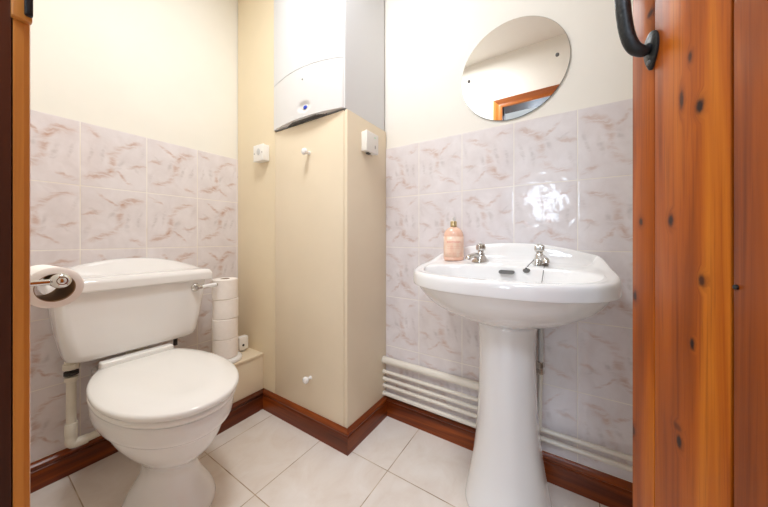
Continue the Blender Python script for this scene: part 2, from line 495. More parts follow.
def cover(zlo, zhi, dimple=None, ny=60, nz=40, name='cover', mat='boiler'):
    bm = nb(); g = []
    for i in range(ny + 1):
        y = YRB + 0.004 + (YL - YRB - 0.005) * i / ny
        z0, z1 = zlo(y), zhi(y); row = []
        for j in range(nz + 1):
            z = z0 + (z1 - z0) * j / nz
            e = min(y - YRB - 0.004, 1.0)
            x = bx_front(y) + 0.010 * max(0, 1 - e / 0.012) ** 2
            if dimple:
                q = math.sqrt(((y - dimple[0]) / dimple[2]) ** 2 + ((z - dimple[1]) / dimple[3]) ** 2)
                if q < 1: x += 0.010 * (1 - q * q) ** 1.2
            row.append(bm.verts.new((x, y, z)))
        g.append(row)
    for i in range(ny):
        for j in range(nz):
            bm.faces.new((g[i][j], g[i + 1][j], g[i + 1][j + 1], g[i][j + 1]))
    r = bmesh.ops.extrude_face_region(bm, geom=list(bm.faces))
    for v in [q for q in r['geom'] if isinstance(q, bmesh.types.BMVert)]:
        v.co.x = bx_front(v.co.y) + 0.0145
    return build(name, bm, M[mat], boil, deg=40)
zsplit = lambda y: 1.658 + 0.006 * (y - 1.0) / 0.24 + 0.016 * (1 - ((y - 1.0) / 0.24) ** 2)
cover(lambda y: zsplit(y) + 0.0028, lambda y: 2.205, name='upper_cover')
lc = cover(lambda y: 1.4445 + 0.003 * (1 - ((y - 1.0) / 0.24) ** 2), lambda y: zsplit(y), dimple=(.990, 1.494, 0.046, 0.026), name='lower_cover', mat='boiler_lower')
bm = nb(); lathe(bm, [(0.0, 0), (0.017, 0), (0.016, 0.003), (0.012, 0.0045), (0.0, 0.005)], (bx_front(.990) + 0.0095, .988, 1.492), (-1, 0, 0.15), sx=0.7, sy=1.0)
build('dial', bm, M['silver'], lc, deg=60)
bm = nb(); lathe(bm, [(0.0, 0), (0.0125, 0), (0.011, 0.002), (0.0, 0.003)], (bx_front(.985) + 0.0055, .985, 1.491), (-1, 0, 0.1), sx=0.75, sy=1.0)
build('indicator', bm, M['blue'], lc, deg=60)
bm = nb(); lathe(bm, [(0, 0), (0.0035, 0), (0.003, 0.0015), (0, 0.002)], (bx_front(1.0) - 0.0, .998, 1.620), (-1, 0, 0), n=16)
build('screw', bm, M['grille'], lc)
# louvred underside
bm = box(nb(), BX + 0.001, U - 0.004, YRB + 0.004, YL - 0.004, 1.4368, 1.4325)
gr = build('underside_tray', bm, M['black'], boil)
bm = nb()
for i in range(5):
    xx = XE - 0.0165 + i * 0.0045
    w_ = .13 - .012 * (4 - i)
    box(bm, xx, xx + 0.0026, 1.0 - w_, 1.0 + w_, 1.4405, 1.4440, 0.0005)
build('louvre', bm, M['grille'], gr)

# ------------------------------------------------------------------ switches
sp = thing('fused_spur', 'square white electrical spur box on the cream boxing left of the boiler', 'switch', (BX, 1.325, 1.337))
bm = box(nb(), BX - 0.030, BX, 1.284, 1.366, 1.296, 1.378, 0.003)
build('back_box', bm, M['white_plastic'], sp)
bm = box(nb(), BX - 0.0385, BX - 0.0295, 1.2825, 1.3675, 1.2945, 1.3795, 0.0025)
fpz = build('face_plate', bm, M['white_plastic'], sp)
bm = nb(); lathe(bm, [(0, 0), (0.019, 0), (0.019, 0.0015), (0.0165, 0.0022), (0.0, 0.0022)], (BX - 0.0383, 1.322, 1.342), (-1, 0, 0), sx=0.9, sy=0.75)
build('fuse_carrier', bm, M['silver'], fpz)
for yy in (1.292, 1.358):
    bm = nb(); lathe(bm, [(0, 0), (0.003, 0), (0.0028, 0.0008), (0, 0.001)], (BX - 0.0384, yy, 1.336), (-1, 0, 0), n=16)
    build('screw', bm, M['grille'], fpz)
rs = thing('room_control', 'white wall control with a tiny green light on the cupboard side', 'switch', (1.03, BY, 1.33))
bm = box(nb(), 0.986, 1.074, BY - 0.020, BY, 1.285, 1.372, 0.003)
build('back_box', bm, M['white_plastic'], rs)
bm = box(nb(), 0.984, 1.076, BY - 0.033, BY - 0.0195, 1.283, 1.374, 0.003)
rf = build('face_plate', bm, M['white_plastic'], rs)
bm = box(nb(), 1.043, 1.053, BY - 0.0342, BY - 0.0328, 1.352, 1.358, 0.0005)
build('status_light', bm, M['green'], rf)
bm = box(nb(), 1.045, 1.052, BY - 0.0342, BY - 0.0328, 1.305, 1.320, 0.0005)
build('marking', bm, M['switch_mark'], rf)
bm = box(nb(), 1.015, 1.035, BY - 0.018, BY - 0.004, 1.279, 1.2845, 0.001)
build('cable_clip', bm, M['grille'], rs)

# ------------------------------------------------------------------ toilet
TX = 0.391
def egg(yf, yb, hw, z, n=56, nf=2.05, nbk=3.2, clip=None, frac=0.52, xc=TX):
    yc = yf + (yb - yf) * frac; pts = []
    for i in range(n):
        a = 2 * PI * i / n; c, s = math.cos(a), math.sin(a)
        e = nf if s < 0 else nbk
        x = hw * math.copysign(abs(c) ** (2 / e), c); y = math.copysign(abs(s) ** (2 / e), s)
        yy = yc + y * ((yc - yf) if s < 0 else (yb - yc))
        if clip: yy = min(yy, clip)
        pts.append((xc + x, yy, z))
    return pts
wc = thing('toilet', 'white close-coupled toilet with its lid down against the tiled wall', 'toilet', (TX, 1.2, 0))
bm = nb()
rings = [egg(.955, 1.26, .122, 0.0, frac=.45, nbk=2.4), egg(.952, 1.26, .124, 0.012, frac=.45, nbk=2.4), egg(.962, 1.25, .114, 0.045, frac=.45, nbk=2.4), egg(.982, 1.23, .090, 0.085, frac=.45, nbk=2.4),
         egg(.995, 1.21, .073, 0.12, frac=.45, nbk=2.4), egg(1.0, 1.20, .065, 0.155, frac=.45, nbk=2.4), egg(.990, 1.22, .068, 0.185, frac=.45, nbk=2.4), egg(.960, 1.27, .085, 0.21, frac=.48, nbk=2.4), egg(.922, 1.33, .110, 0.235, frac=.5, nbk=2.4), egg(.900, 1.37, .130, 0.262, nbk=2.4),
         egg(.888, 1.40, .143, 0.290, nbk=2.4), egg(.882, 1.41, .148, 0.312, nbk=2.4), egg(.880, 1.41, .150, 0.318, nbk=2.4), egg(.862, 1.42, .163, 0.324, nbk=2.4), egg(.854, 1.42, .170, 0.335, nbk=2.4), egg(.850, 1.42, .172, 0.368, nbk=2.4),
         egg(.854, 1.42, .169, 0.384, nbk=2.4), egg(.872, 1.41, .152, 0.387, nbk=2.4)]
v = loft(bm, rings, True, False)
fan_cap(bm, v[-1], (TX, 1.14, 0.386))
pan = build('pan', bm, M['ceramic'], wc, deg=50, sub=1)
bm = nb()
rings = [egg(.844, 1.42, .173, .388, nbk=2.3), egg(.840, 1.42, .177, .393, nbk=2.3), egg(.838, 1.42, .178, .401, nbk=2.3), egg(.841, 1.42, .176, .408, nbk=2.3), egg(.88, 1.38, .15, .410, nbk=2.3)]
loft(bm, rings)
build('seat', bm, M['seat'], wc, deg=50, sub=1)
def lidring(d, z, k=1.0):
    return egg(.834 + d, 1.45 - d, .180 - d, z, nf=2.05, nbk=2.1, clip=1.384 - d, frac=.47)
bm = nb()
rings = [lidring(.012, .4115), lidring(.003, .4125), lidring(0, .417), lidring(0.0, .424), lidring(.002, .4285), lidring(.007, .431), lidring(.05, .4425), lidring(.11, .4335)]
v = loft(bm, rings, True, False); fan_cap(bm, v[-1], (TX, 1.12, .434))
build('lid', bm, M['seat'], wc, deg=50)
bm = box(nb(), .285, .507, 1.392, 1.432, .388, .442, 0.006)
build('hinge_bar', bm, M['seat'], wc)
# cistern
CX = 0.409
def cring(hx0, hx1, yf, z, r=0.035):
    cx = (hx0 + hx1) / 2; hx = (hx1 - hx0) / 2; yb = V - 0.002
    return rrect(cx, (yf + yb) / 2, hx, (yb - yf) / 2, r, z, 8)
bm = nb()
loft(bm, [cring(.245, .575, 1.445, .450, .04), cring(.222, .598, 1.427, .453, .045), cring(.208, .610, 1.416, .462, .045), cring(.203, .615, 1.412, .480, .042),
          cring(.190, .626, 1.407, .55, .036), cring(.181, .636, 1.402, .63, .032), cring(.176, .641, 1.400, .703, .03)])
cis = build('cistern', bm, M['ceramic'], wc, deg=45)
bm = nb()
nx, ny = 48, 20; LX0, LX1, LY0, LY1 = .158, .658, 1.382, V - .002
top, bot = [], []
def ss(a, b, t):
    t = max(0, min(1, (t - a) / (b - a))); return t * t * (3 - 2 * t)
for i in range(nx + 1):
    rt, rb = [], []
    for j in range(ny + 1):
        x = LX0 + (LX1 - LX0) * i / nx; yy = LY0 + (LY1 - LY0) * j / ny
        k = (x - CX) / 0.25
        arch = 0.058 * max(0, 1 - k * k) ** 0.9
        z = .748 + .004 * ss(LY0, LY0 + .02, yy) + arch * ss(1.455, 1.56, yy)
        e = min(x - LX0, LX1 - x, yy - LY0)
        z -= 0.010 * max(0, 1 - e / 0.014) ** 2
        rt.append(bm.verts.new((x, yy, z))); rb.append(bm.verts.new((x, yy, .704)))
    top.append(rt); bot.append(rb)
for i in range(nx):
    for j in range(ny):
        bm.faces.new((top[i][j], top[i + 1][j], top[i + 1][j + 1], top[i][j + 1]))
        bm.faces.new((bot[i][j], bot[i][j + 1], bot[i + 1][j + 1], bot[i + 1][j]))
for i in range(nx):
    bm.faces.new((top[i][0], bot[i][0], bot[i + 1][0], top[i + 1][0])); bm.faces.new((top[i][ny], top[i + 1][ny], bot[i + 1][ny], bot[i][ny]))
for j in range(ny):
    bm.faces.new((top[0][j], top[0][j + 1], bot[0][j + 1], bot[0][j])); bm.faces.new((top[nx][j], bot[nx][j], bot[nx][j + 1], top[nx][j + 1]))
build('cistern_lid', bm, M['ceramic'], wc, deg=50, bevel=0.006)
# flush lever
bm = nb()
lathe(bm, [(0, 0), (.017, 0), (.018, .004), (.015, .008), (.011, .010), (.0115, .016), (.008, .022), (0, .023)], (.592, 1.401, .672), (0, -1, 0))
lev = build('flush_lever', bm, M['chrome'], wc, deg=45)
bm = nb(); tube(bm, [(.594, 1.381, .672), (.612, 1.379, .673)], [.0085, .0072])
build('lever_neck', bm, M['chrome'], lev, deg=60)
bm = nb(); tube(bm, smooth_path([(.611, 1.379, .673), (.640, 1.376, .675), (.668, 1.373, .676)]), [.0080] * 8 + [.0092] * 9)
build('lever_handle', bm, M['ceramic'], lev, deg=60)
bm = nb(); lathe(bm, [(0, 0), (.0078, 0), (.0082, .003), (.006, .007), (0, .008)], (.668, 1.373, .676), (1, -.1, .02))
build('lever_cap', bm, M['chrome'], lev, deg=60)
# flush bend between cistern and pan, fixing bolt
bm = nb(); tube(bm, [(.409, 1.50, .455), (.409, 1.50, .40), (.409, 1.47, .34), (.409, 1.42, .30)], .028)
build('flush_bend', bm, M['pipe_plastic'], wc, deg=70)
bm = nb(); tube(bm, [(.548, 1.49, .452), (.548, 1.49, .405)], .008)
lathe(bm, [(0, 0), (.013, 0), (.013, .010), (0, .010)], (.548, 1.49, .437), n=6)
build('fixing_bolt', bm, M['rubber'], wc)
bm = nb(); tube(bm, smooth_path([(TX, 1.12, .16), (TX, 1.25, .20), (TX, 1.40, .21), (TX, V - .02, .21)]), .052, 24)
build('outlet', bm, M['ceramic'], wc, deg=70)
bm = box(nb(), .29, .50, 1.36, 1.56, .345, .388, 0.010)
build('pan_shelf', bm, M['ceramic'], wc)

# supply pipe on the left
wp = thing('overflow_pipe', 'ivory plastic pipe with elbow dropping from the left of the cistern', 'pipe', (.233, 1.522, 0.13))
bm = nb(); tube(bm, [(.233, 1.522, .385), (.233, 1.522, .21)], .0135); 
build('pipe', bm, M['pipe_plastic'], wp, deg=60)
bm = nb(); lathe(bm, [(0, 0), (.0165, 0), (.0175, .004), (.0175, .045), (.0165, .049), (0, .049)], (.233, 1.522, .165)); 
tube(bm, smooth_path([(.233, 1.522, .17), (.233, 1.522, .145), (.243, 1.522, .134), (.275, 1.522, .133)]), .0165)
build('elbow', bm, M['pipe_plastic'], wp, deg=60)
bm = nb(); tube(bm, [(.27, 1.522, .133), (.40, 1.524, .139), (.52, 1.526, .144)], .0135)
build('pipe', bm, M['pipe_plastic'], wp, deg=60)
bm = nb(); lathe(bm, [(0, 0), (.014, 0), (.018, .003), (.018, .018), (.014, .020), (0, .020)], (.233, 1.522, .366))
build('socket', bm, M['pipe_plastic'], wp, deg=45)
bm = nb(); lathe(bm, [(0, 0), (.0195, 0), (.0195, .012), (0, .012)], (.233, 1.522, .392), n=24)
build('washer', bm, M['rubber'], wp)
bm = nb(); lathe(bm, [(0, 0), (.021, 0), (.022, .002), (.022, .020), (.017, .022), (.017, .046), (0, .046)], (.233, 1.522, .413), n=10)
build('collar_nut', bm, M['pipe_plastic'], wp)

# ------------------------------------------------------------------ toilet rolls
def roll_mesh(bm_b, bm_c, L, ro, ri, axis, org, n=48):
    prof = [(ri, 0), (ro - .004, 0), (ro, .003), (ro, L - .003), (ro - .004, L), (ri, L), (ri, 0)]
    q = Vector((0, 0, 1)).rotation_difference(Vector(axis).normalized()); o = Vector(org)
    rr = [[o + q @ Vector((r * math.cos(2 * PI * i / n), r * math.sin(2 * PI * i / n), h)) for i in range(n)] for r, h in prof[:-1]]
    rr.append(rr[0])
    loft(bm_b, rr[:-1], False, False)
    prof2 = [(ri + .0002, .0008), (ri - .0012, .0008), (ri - .0012, L - .0008), (ri + .0002, L - .0008)]
    rr = [[o + q @ Vector((r * math.cos(2 * PI * i / n), r * math.sin(2 * PI * i / n), h)) for i in range(n)] for r, h in prof2]
    loft(bm_c, rr, False, False)
    a = [bm_c.verts[i] for i in range(0)]
SX, SY = .732, 1.414
st = thing('toilet_roll_stand', 'round white base of the toilet roll stand on the cream ledge', 'stand', (SX, SY, .2865))
bm = nb(); lathe(bm, [(0, 0), (.074, 0), (.076, .004), (.075, .013), (.068, .020), (0, .021)], (SX, SY, .2865), n=56)
build('base', bm, M['ceramic'], st, deg=50)
bm = nb(); tube(bm, [(SX, SY, .306), (SX, SY, .66)], .006)
build('pole', bm, M['white_plastic'], st, deg=60)
places = ['bottom white toilet roll of the stack on the ledge, directly on the base',
          'second white toilet roll from the bottom of the ledge stack',
          'third white toilet roll up the ledge stack, just below the topmost one',
          'topmost white toilet roll of the stack, level with the flush lever']
first = None
zz = .3080
for k in range(4):
    if first is None:
        t = thing('toilet_roll', places[k], 'toilet roll', (SX, SY, zz), 0.0, 'spare toilet rolls stacked on the stand')
        a, b = nb(), nb()
        roll_mesh(a, b, .096, .0565, .021, (0, 0, 1), (SX, SY, zz))
        tb = build('tissue', a, M['paper'], t, deg=40)
        build('core', b, M['card'], t, deg=60)
        first = t
    else:
        t = first.copy(); COL.objects.link(t)
        t['label'] = places[k]
        for ch in [o for o in COL.objects if o.parent == first]:
            c = ch.copy(); COL.objects.link(c); c.parent = t
        t.location = (SX + (-.001, .0015, -.0012)[k - 1], SY, zz); t.rotation_euler = (0, 0, (0.0, .5, -.35, .8)[k])
    zz += .0965

vf = thing('valve_cap', 'small white plastic fitting behind the toilet roll stack on the ledge', 'fitting', (.846, 1.452, .2865))
bm = nb(); lathe(bm, [(0, 0), (.013, 0), (.013, .012), (0, .012)], (.846, 1.452, .2865))
build('stub', bm, M['silver'], vf)
bm = box(nb(), .814, .864, 1.430, 1.466, .2985, .368, .006)
cb = build('body', bm, M['white_plastic'], vf)
bm = nb(); lathe(bm, [(0, 0), (.006, 0), (.006, .002), (0, .002)], (.834, 1.4305, .325), (0, -1, 0), n=20)
build('screw_hole', bm, M['rubber'], cb)

# holder with nearly finished roll on the doorway wall
RX, RY, RZ = .0960, .735, .8085
hd = thing('toilet_roll_holder', 'chrome toilet roll holder arm projecting from the left', 'toilet roll holder', (WX, RY, .825))
bm = nb(); lathe(bm, [(0, 0), (.021, 0), (.021, .004), (.012, .010), (0, .011)], (WX, RY - .012, .820), (1, 0, 0))
build('wall_plate', bm, M['chrome'], hd, deg=45)
bm = nb(); tube(bm, [(WX + .008, RY - .012, .820), (RX - .006, RY - .012, .820)], .0048)
build('arm', bm, M['chrome'], hd, deg=60)
bm = nb(); lathe(bm, [(0, 0), (.007, 0), (.011, .003), (.0125, .008), (.0125, .014), (.010, .018), (.007, .0195), (.0062, .0185), (.004, .0205), (0, .0212)], (RX + .001, RY - .002, .820), (0.12, -1, 0.06))
build('end_knob', bm, M['chrome'], hd, deg=45)
bm = nb(); tube(bm, [(RX, RY - .006, .820), (RX - .004, RY + .112, .820)], .0108)
build('axle', bm, M['chrome'], hd, deg=60)
rl = thing('toilet_roll', 'nearly finished toilet roll hanging on the chrome holder by the door frame', 'toilet roll', (RX, RY, RZ), 0.0)
a, b = nb(), nb()
roll_mesh(a, b, .100, .0355, .0243, (-.06, 1, 0), (RX - .001, RY + .006, RZ - .001))
build('tissue', a, M['paper'], rl, deg=40); build('core', b, M['card'], rl, deg=60)

# ------------------------------------------------------------------ basin
YC = 0.166
bs = thing('wash_basin', 'white pedestal wash basin with two chrome taps against the tiled wall', 'basin', (1.0, YC, 0))
XF, XM, HW = .745, 1.005, .302     # front, widest point, half width
def outline(n=80):
    """closed outline, first half from the right wall corner round the front to the left wall corner, then along the wall"""
    pts = []
    nf = 2.35
    k = 56
    for i in range(k + 1):
        a = -PI / 2 + PI * i / k    # right side to left side
        c, s = math.cos(a), math.sin(a)
        pts.append((XM - (XM - XF) * abs(c) ** (2 / nf), YC + HW * math.copysign(abs(s) ** (2 / nf), s)))
    # left flank to wall, wall run, right flank
    hb = .278
    fl = [(1.06, .298), (1.11, .291), (1.155, .284), (U - .001, hb)]
    for x, h in fl: pts.append((x, YC + h))
    for i in range(1, 16): pts.append((U - .001, YC + hb - 2 * hb * i / 16))
    for x, h in reversed(fl): pts.append((x, YC - h))
    return pts
OUT = outline(); NO = len(OUT)
def inset(d, dback=None):
    res = []
    for i, (x, y) in enumerate(OUT):
        a, b = OUT[i - 1], OUT[(i + 1) % NO]
        tx, ty = b[0] - a[0], b[1] - a[1]; L = math.hypot(tx, ty) or 1
        nx_, ny_ = -ty / L, tx / L    # points inward for this winding (checked below)
        cx, cy = 1.0 - x, YC - y
        if nx_ * cx + ny_ * cy < 0: nx_, ny_ = -nx_, -ny_
        res.append((x + nx_ * d, y + ny_ * d))
    return res
def raise_(x, y):
    dy = (y - YC) / .278
    up = .034 + .041 * max(0, 1 - (abs(dy) / .95) ** 2.2) 
    return up * ss(1.045, U - .012, x)
def deck(x):    # top surface climbs gently from front rim to tap deck
    return .7835 + .018 * ss(.85, 1.10, x)
def bowl(s, z):
    """bowl opening, matched vertex for vertex to the outline by angle"""
    res = []
    bx, by, ax_f, ax_b, hw = .935, YC, .165, .112, .262
    for x, y in OUT:
        a = math.atan2((y - YC) / HW, (x - 1.0) / (.255 if x < 1.0 else .19))
        c, q = math.cos(a), math.sin(a)
        e = 2.3
        X = math.copysign(abs(c) ** (2 / e), c); Y = math.copysign(abs(q) ** (2 / e), q)
        res.append((bx + s * (ax_f if X < 0 else ax_b) * X, by + s * hw * Y, z))
    return res
def flat(pts, z): return [(x, y, z) for x, y in pts]
def under(sf, sw, z, xb):
    """outline shrunk towards the pedestal"""
    res = []
    for x, y in OUT:
        X = 1.0 + (x - 1.0) * sf if x < 1.0 else 1.0 + (x - 1.0) * ((xb - 1.0) / (U - 1.0))
        res.append((X, YC + (y - YC) * sw, z))
    return res
bm = nb()
rings = []
rings += [under(.36, .28, .618, 1.10), under(.42, .35, .624, 1.12), under(.56, .53, .640, 1.15), under(.73, .715, .664, 1.175), under(.86, .855, .695, 1.19), under(.935, .925, .726, U - .001), under(.955, .948, .736, U - .001), under(.962, .956, .7395, U - .001)]
rings += [flat(inset(.003), .7395), flat(inset(.0006), .7405), flat(OUT, .743), flat(OUT, .768)]
def rim(d, dz, kr, lo=0.0):
    return [(min(x, U - .001), y, deck(x) + dz + kr * raise_(OUT[i][0], OUT[i][1])) for i, (x, y) in enumerate(inset(d))]
rings += [rim(.0025, -.0055, 1.0), rim(.008, -.0005, 1.0), rim(.016, 0.0, 1.0), rim(.024, -.001, .82), rim(.032, -.0015, .34), rim(.042, -.001, .08)]
def deckz(ring, dz): return [(x, y, deck(x) + dz) for x, y, z in ring]
rings += [deckz(bowl(1.03, 0), -.001), deckz(bowl(1.0, 0), -.004), deckz(bowl(.97, 0), -.014), deckz(bowl(.93, 0), -.04), bowl(.82, .70), bowl(.6, .665), bowl(.35, .648), bowl(.12, .643)]
v = loft(bm, rings, True, False); fan_cap(bm, v[-1], (.93, YC, .642))
basin = build('basin', bm, M['ceramic'], bs, deg=75, sub=1)
# overflow slot let into the back of the bowl
bm = nb()
def slot(xo, grow, lean):
    r = []
    for (a, b, _) in rrect(0, 0, .0245 + grow, .0058 + grow, .0055 + grow * .9, 0, 8):
        r.append((xo + b * lean, .162 + a, .7775 + b))
    return r
loft(bm, [slot(1.052, 0, .3), slot(1.0255, 0, .3)])
build('overflow_slot', bm, M['grille'], basin)
# pedestal
ped = nb()
def pring(z, hy, xf, xb, n=48):
    r = []; xc = xf + (xb - xf) * .55
    for i in range(n):
        a = 2 * PI * i / n; c, s = math.cos(a), math.sin(a); e = 2.2 if c < 0 else 4.0
        X = math.copysign(abs(c) ** (2 / e), c); Y = math.copysign(abs(s) ** (2 / e), s)
        r.append((xc + X * ((xc - xf) if c < 0 else (xb - xc)), .158 + Y * hy, z))
    return r
PR = [(0.0, .131, .872, 1.12), (.012, .132, .870, 1.12), (.03, .130, .873, 1.12), (.06, .124, .882, 1.115), (.11, .114, .895, 1.108), (.17, .105, .905, 1.10), (.25, .096, .914, 1.095), (.33, .0905, .918, 1.09),
      (.42, .087, .920, 1.085), (.50, .0855, .920, 1.085), (.57, .0865, .917, 1.088), (.605, .089, .913, 1.092), (.630, .094, .906, 1.096)]
loft(ped, [pring(*q) for q in PR])
build('pedestal', ped, M['ceramic'], bs, deg=50, sub=1)

# taps: things of their own fixed to the deck, turned heads with four lugs
def tap(x, y, rz, label, cold=False):
    t = thing('basin_tap', label, 'tap', (x, y, .801), rz, 'chrome basin taps')
    t['_abs'] = 0
    bm = nb()
    # flat-sided base that narrows upward
    loft(bm, [rrect(0, 0, .024, .020, .006, .0015), rrect(0, 0, .024, .020, .006, .005), rrect(.001, 0, .017, .0155, .007, .018), rrect(.002, 0, .0125, .0125, .009, .030), rrect(.002, 0, .0125, .0125, .009, .038)])
    body = build('body', bm, M['chrome'], t, deg=40)
    bm = nb(); tube(bm, smooth_path([(-.004, 0, .026), (-.028, 0, .030), (-.05, 0, .024), (-.056, 0, .013)], 6), [.0105] * 7 + [.0095] * 12, 18)
    build('spout', bm, M['chrome'], body, deg=60)
    bm = nb(); lathe(bm, [(0, 0), (.0125, 0), (.0095, .004), (.0095, .009), (.006, .010), (0, .010)], (.002, 0, .037))
    hd_ = build('head', bm, M['chrome'], t, deg=50)
    bm = nb(); rr = []
    for r, h in ((.009, 0), (.0135, .003), (.0148, .009), (.0148, .020), (.0130, .026), (.009, .029), (.0055, .031)):
        rr.append([(.002 + r * (1 + .13 * math.cos(4 * a)) * math.cos(a + .4), r * (1 + .13 * math.cos(4 * a)) * math.sin(a + .4), .0465 + h) for a in [2 * PI * i / 48 for i in range(48)]])
    loft(bm, rr)
    build('grip', bm, M['chrome'], hd_, deg=60)
    bm = nb(); lathe(bm, [(0, 0), (.0055, 0), (.0055, .003), (.003, .0055), (0, .006)], (.002, 0, .077))
    build('index_button', bm, M['blue'] if cold else M['silver'], hd_, deg=60)
    t.scale = (1.12, 1.12, 0.94)
    return t
tap(1.108, .268, -.55, 'chrome basin tap nearer the peach soap bottle')
tap(1.104, .066, 0.35, 'chrome basin tap beside the plug chain, farther from the soap bottle')
# plug and chain
pc = thing('sink_plug', 'dark basin plug on a fine chain draped from one tap into the bowl', 'plug', (1.075, .098, .80))
bm = nb(); lathe(bm, [(0, 0), (.010, 0), (.012, .004), (.0095, .008), (.003, .010), (0.002, .015), (0, .0155)], (1.046, .101, .7830), (-.6, 0.1, 1))
build('stopper', bm, M['grille'], pc, deg=50)
bm = nb(); tube(bm, smooth_path([(1.085, .082, .820), (1.076, .088, .812), (1.064, .096, .8035), (1.050, .100, .797)]), .0014, 8)
build('chain', bm, M['grille'], pc)
bm = nb(); tube(bm, smooth_path([(1.098, .046, .828), (1.088, .044, .812), (1.07, .047, .8035), (1.048, .05, .800), (1.025, .053, .772), (1.00, .056, .74)]), .0011, 8)
build('chain', bm, M['grille'], pc)

# soap bottle
BQ = (1.118, .378, .8035)
sb = thing('soap_bottle', 'peach liquid soap bottle with a gold collar on the basin edge', 'soap bottle', BQ, 0.35)
sb['_abs'] = 0
bm = nb(); lathe(bm, [(0, 0), (.036, 0), (.0395, .003), (.040, .010), (.040, .100), (.0385, .110), (.033, .122), (.024, .131), (.015, .136), (.0125, .1375), (0, .138)], (0, 0, 0), sx=.72)
build('bottle', bm, M['bottle'], sb, deg=60)
bm = nb()
rr = []
for i in range(33):
    a = PI * (.5 + (i / 32))
    rr.append([(.72 * .0405 * math.cos(a), .0405 * math.sin(a), z) for z in (.014, .04, .07, .098)])
loft(bm, rr, False, False, closed=False)
lb = build('label', bm, M['label'], sb, deg=60)
lb.modifiers.new('solidify', 'SOLIDIFY').thickness = .0003
bm = nb(); lathe(bm, [(0, 0), (.0128, 0), (.0132, .002), (.0132, .021), (.0122, .0235), (0, .0235)], (0, 0, .1372))
build('collar', bm, M['gold'], sb, deg=45)
bm = nb(); lathe(bm, [(0, 0), (.0095, 0), (.0095, .012), (.0055, .014), (.0055, .018), (0, .018)], (0, 0, .1607))
tube(bm, [(0, 0, .1745), (-.014, .004, .1745)], .0035, 12)
build('pump', bm, M['pump'], sb, deg=45)

# mirror
mr = thing('round_mirror', 'frameless round mirror held by two screws above the basin', 'mirror', (U, .172, 1.563))
bm = nb(); lathe(bm, [(0, 0), (.1965, 0), (.197, .001), (.197, .0045), (.196, .0055), (0, .0055)], (U + .0055, .172, 1.563), (-1, 0, 0), n=128)
mo = build('glass', bm, [M['mirror'], M['glass_edge']], mr, deg=30)
for f in mo.data.polygons:
    if abs(f.normal.x) < .9: f.material_index = 1
for yy in (.3365, .0155):
    bm = nb(); lathe(bm, [(0, 0), (.0065, 0), (.006, .003), (.003, .0045), (0, .005)], (U, yy, 1.566), (-1, 0, 0), n=24)
    build('screw', bm, M['grille'], mr, deg=45)

# ------------------------------------------------------------------ pipes above the skirting
PX = U - .024
def hpipe(z, r, y1, label, up=None):
    t = thing('heating_pipe', label, 'pipe', (PX, BY, z), 0, 'white painted pipes above the skirting')
    pts = [(PX, BY - .0005, z), (PX, y1, z)]
    if up:
        pts = [(PX, BY - .0005, z), (PX, y1 + .03, z)] + [tuple(q) for q in smooth_path([(PX, y1 + .03, z), (PX, y1 + .009, z + .009), (PX, y1, z + .03)], 6)][1:] + [(PX, y1, up)]
    bm = nb(); tube(bm, pts, r, 20)
    build('pipe', bm, M['pipe_paint'], t, deg=60)
    bm = nb(); tube(bm, [(PX, BY - .0005, z), (PX, BY - .010, z)], r + .0025, 20)
    build('pipe_collar', bm, M['pipe_paint'], t, deg=60)
    return t
hpipe(.284, .0165, .22, 'thick white pipe, topmost of those above the skirting', None)
hpipe(.226, .0085, .20, 'thin white pipe directly below the thick one, ending behind the pedestal', None)
hpipe(.190, .0085, YR, 'thin white pipe, third from the top, running on behind the basin')
hpipe(.157, .0085, YR, 'thin white pipe, fourth from the top, running on behind the basin')
hpipe(.117, .0095, .20, 'lowest white pipe just over the skirting board')
vp = thing('supply_pipe', 'upright supply pipe with a chrome isolating valve beside the pedestal', 'pipe', (U - .036, .078, .2))
bm = nb(); tube(bm, [(U - .040, .066, .615), (U - .040, .066, .445)], .0085, 18)
build('pipe', bm, M['silver'], vp, deg=60)
bm = nb(); tube(bm, [(U - .040, .067, .40), (U - .040, .070, .205)], .0075, 18)
build('pipe', bm, M['pipe_paint'], vp, deg=60)
bm = nb()
lathe(bm, [(0, 0), (.012, 0), (.0125, .002), (.0125, .015), (.009, .017), (.009, .024), (.0125, .026), (.0125, .042), (.009, .045), (0, .045)], (U - .040, .0665, .402), n=8)
build('isolating_valve', bm, M['chrome'], vp)
v2 = thing('waste_pipe', 'grey pipe tucked behind the back edge of the pedestal', 'pipe', (U - .06, .11, .3))
bm = nb(); tube(bm, [(U - .048, .097, .60), (U - .048, .097, .205)], .014, 18)
build('pipe', bm, M['grille'], v2, deg=60)

# ------------------------------------------------------------------ plank door, standing open into the room
DA = math.radians(180 + 16.87)
door = bpy.data.objects.new('door_1', None); COL.objects.link(door)
door.matrix_basis = Matrix.Translation((.65, -.104, 0)) @ Matrix.Rotation(DA, 4, 'Z')
door['kind'] = 'structure'; door['_abs'] = 0
GAPS = (.0585, .1885, .318, .448, .578)
KN = [(.1453, 1.0609, .0075, .0105, 1.0), (.1150, 1.0834, .0045, .016, .85), (.1298, 1.1327, .004, .009, .8), (.0945, .9189, .0065, .010, .95), (.0252, .9214, .006, .008, .9),
      (.1482, .8403, .006, .009, .85), (.1331, .7551, .0042, .009, 1.0), (.1104, .6112, .0055, .0105, 1.0), (.1075, .630, .008, .006, .6), (.0083, .793, .006, .010, .95), (.0045, .5559, .005, .010, .9), (.049, 1.2531, .010, .006, .8), (.25, .72, .007, .01, .9), (.40, 1.2, .007, .01, .9)]
M['door'] = wood_material('varnished knotty pine', 2, rgb(104, 42, 4), rgb(168, 83, 11), rgb(200, 116, 28), rough=0.42, coat=0.0, spec=0.22, knots=KN, gaps=GAPS)
bm = nb()
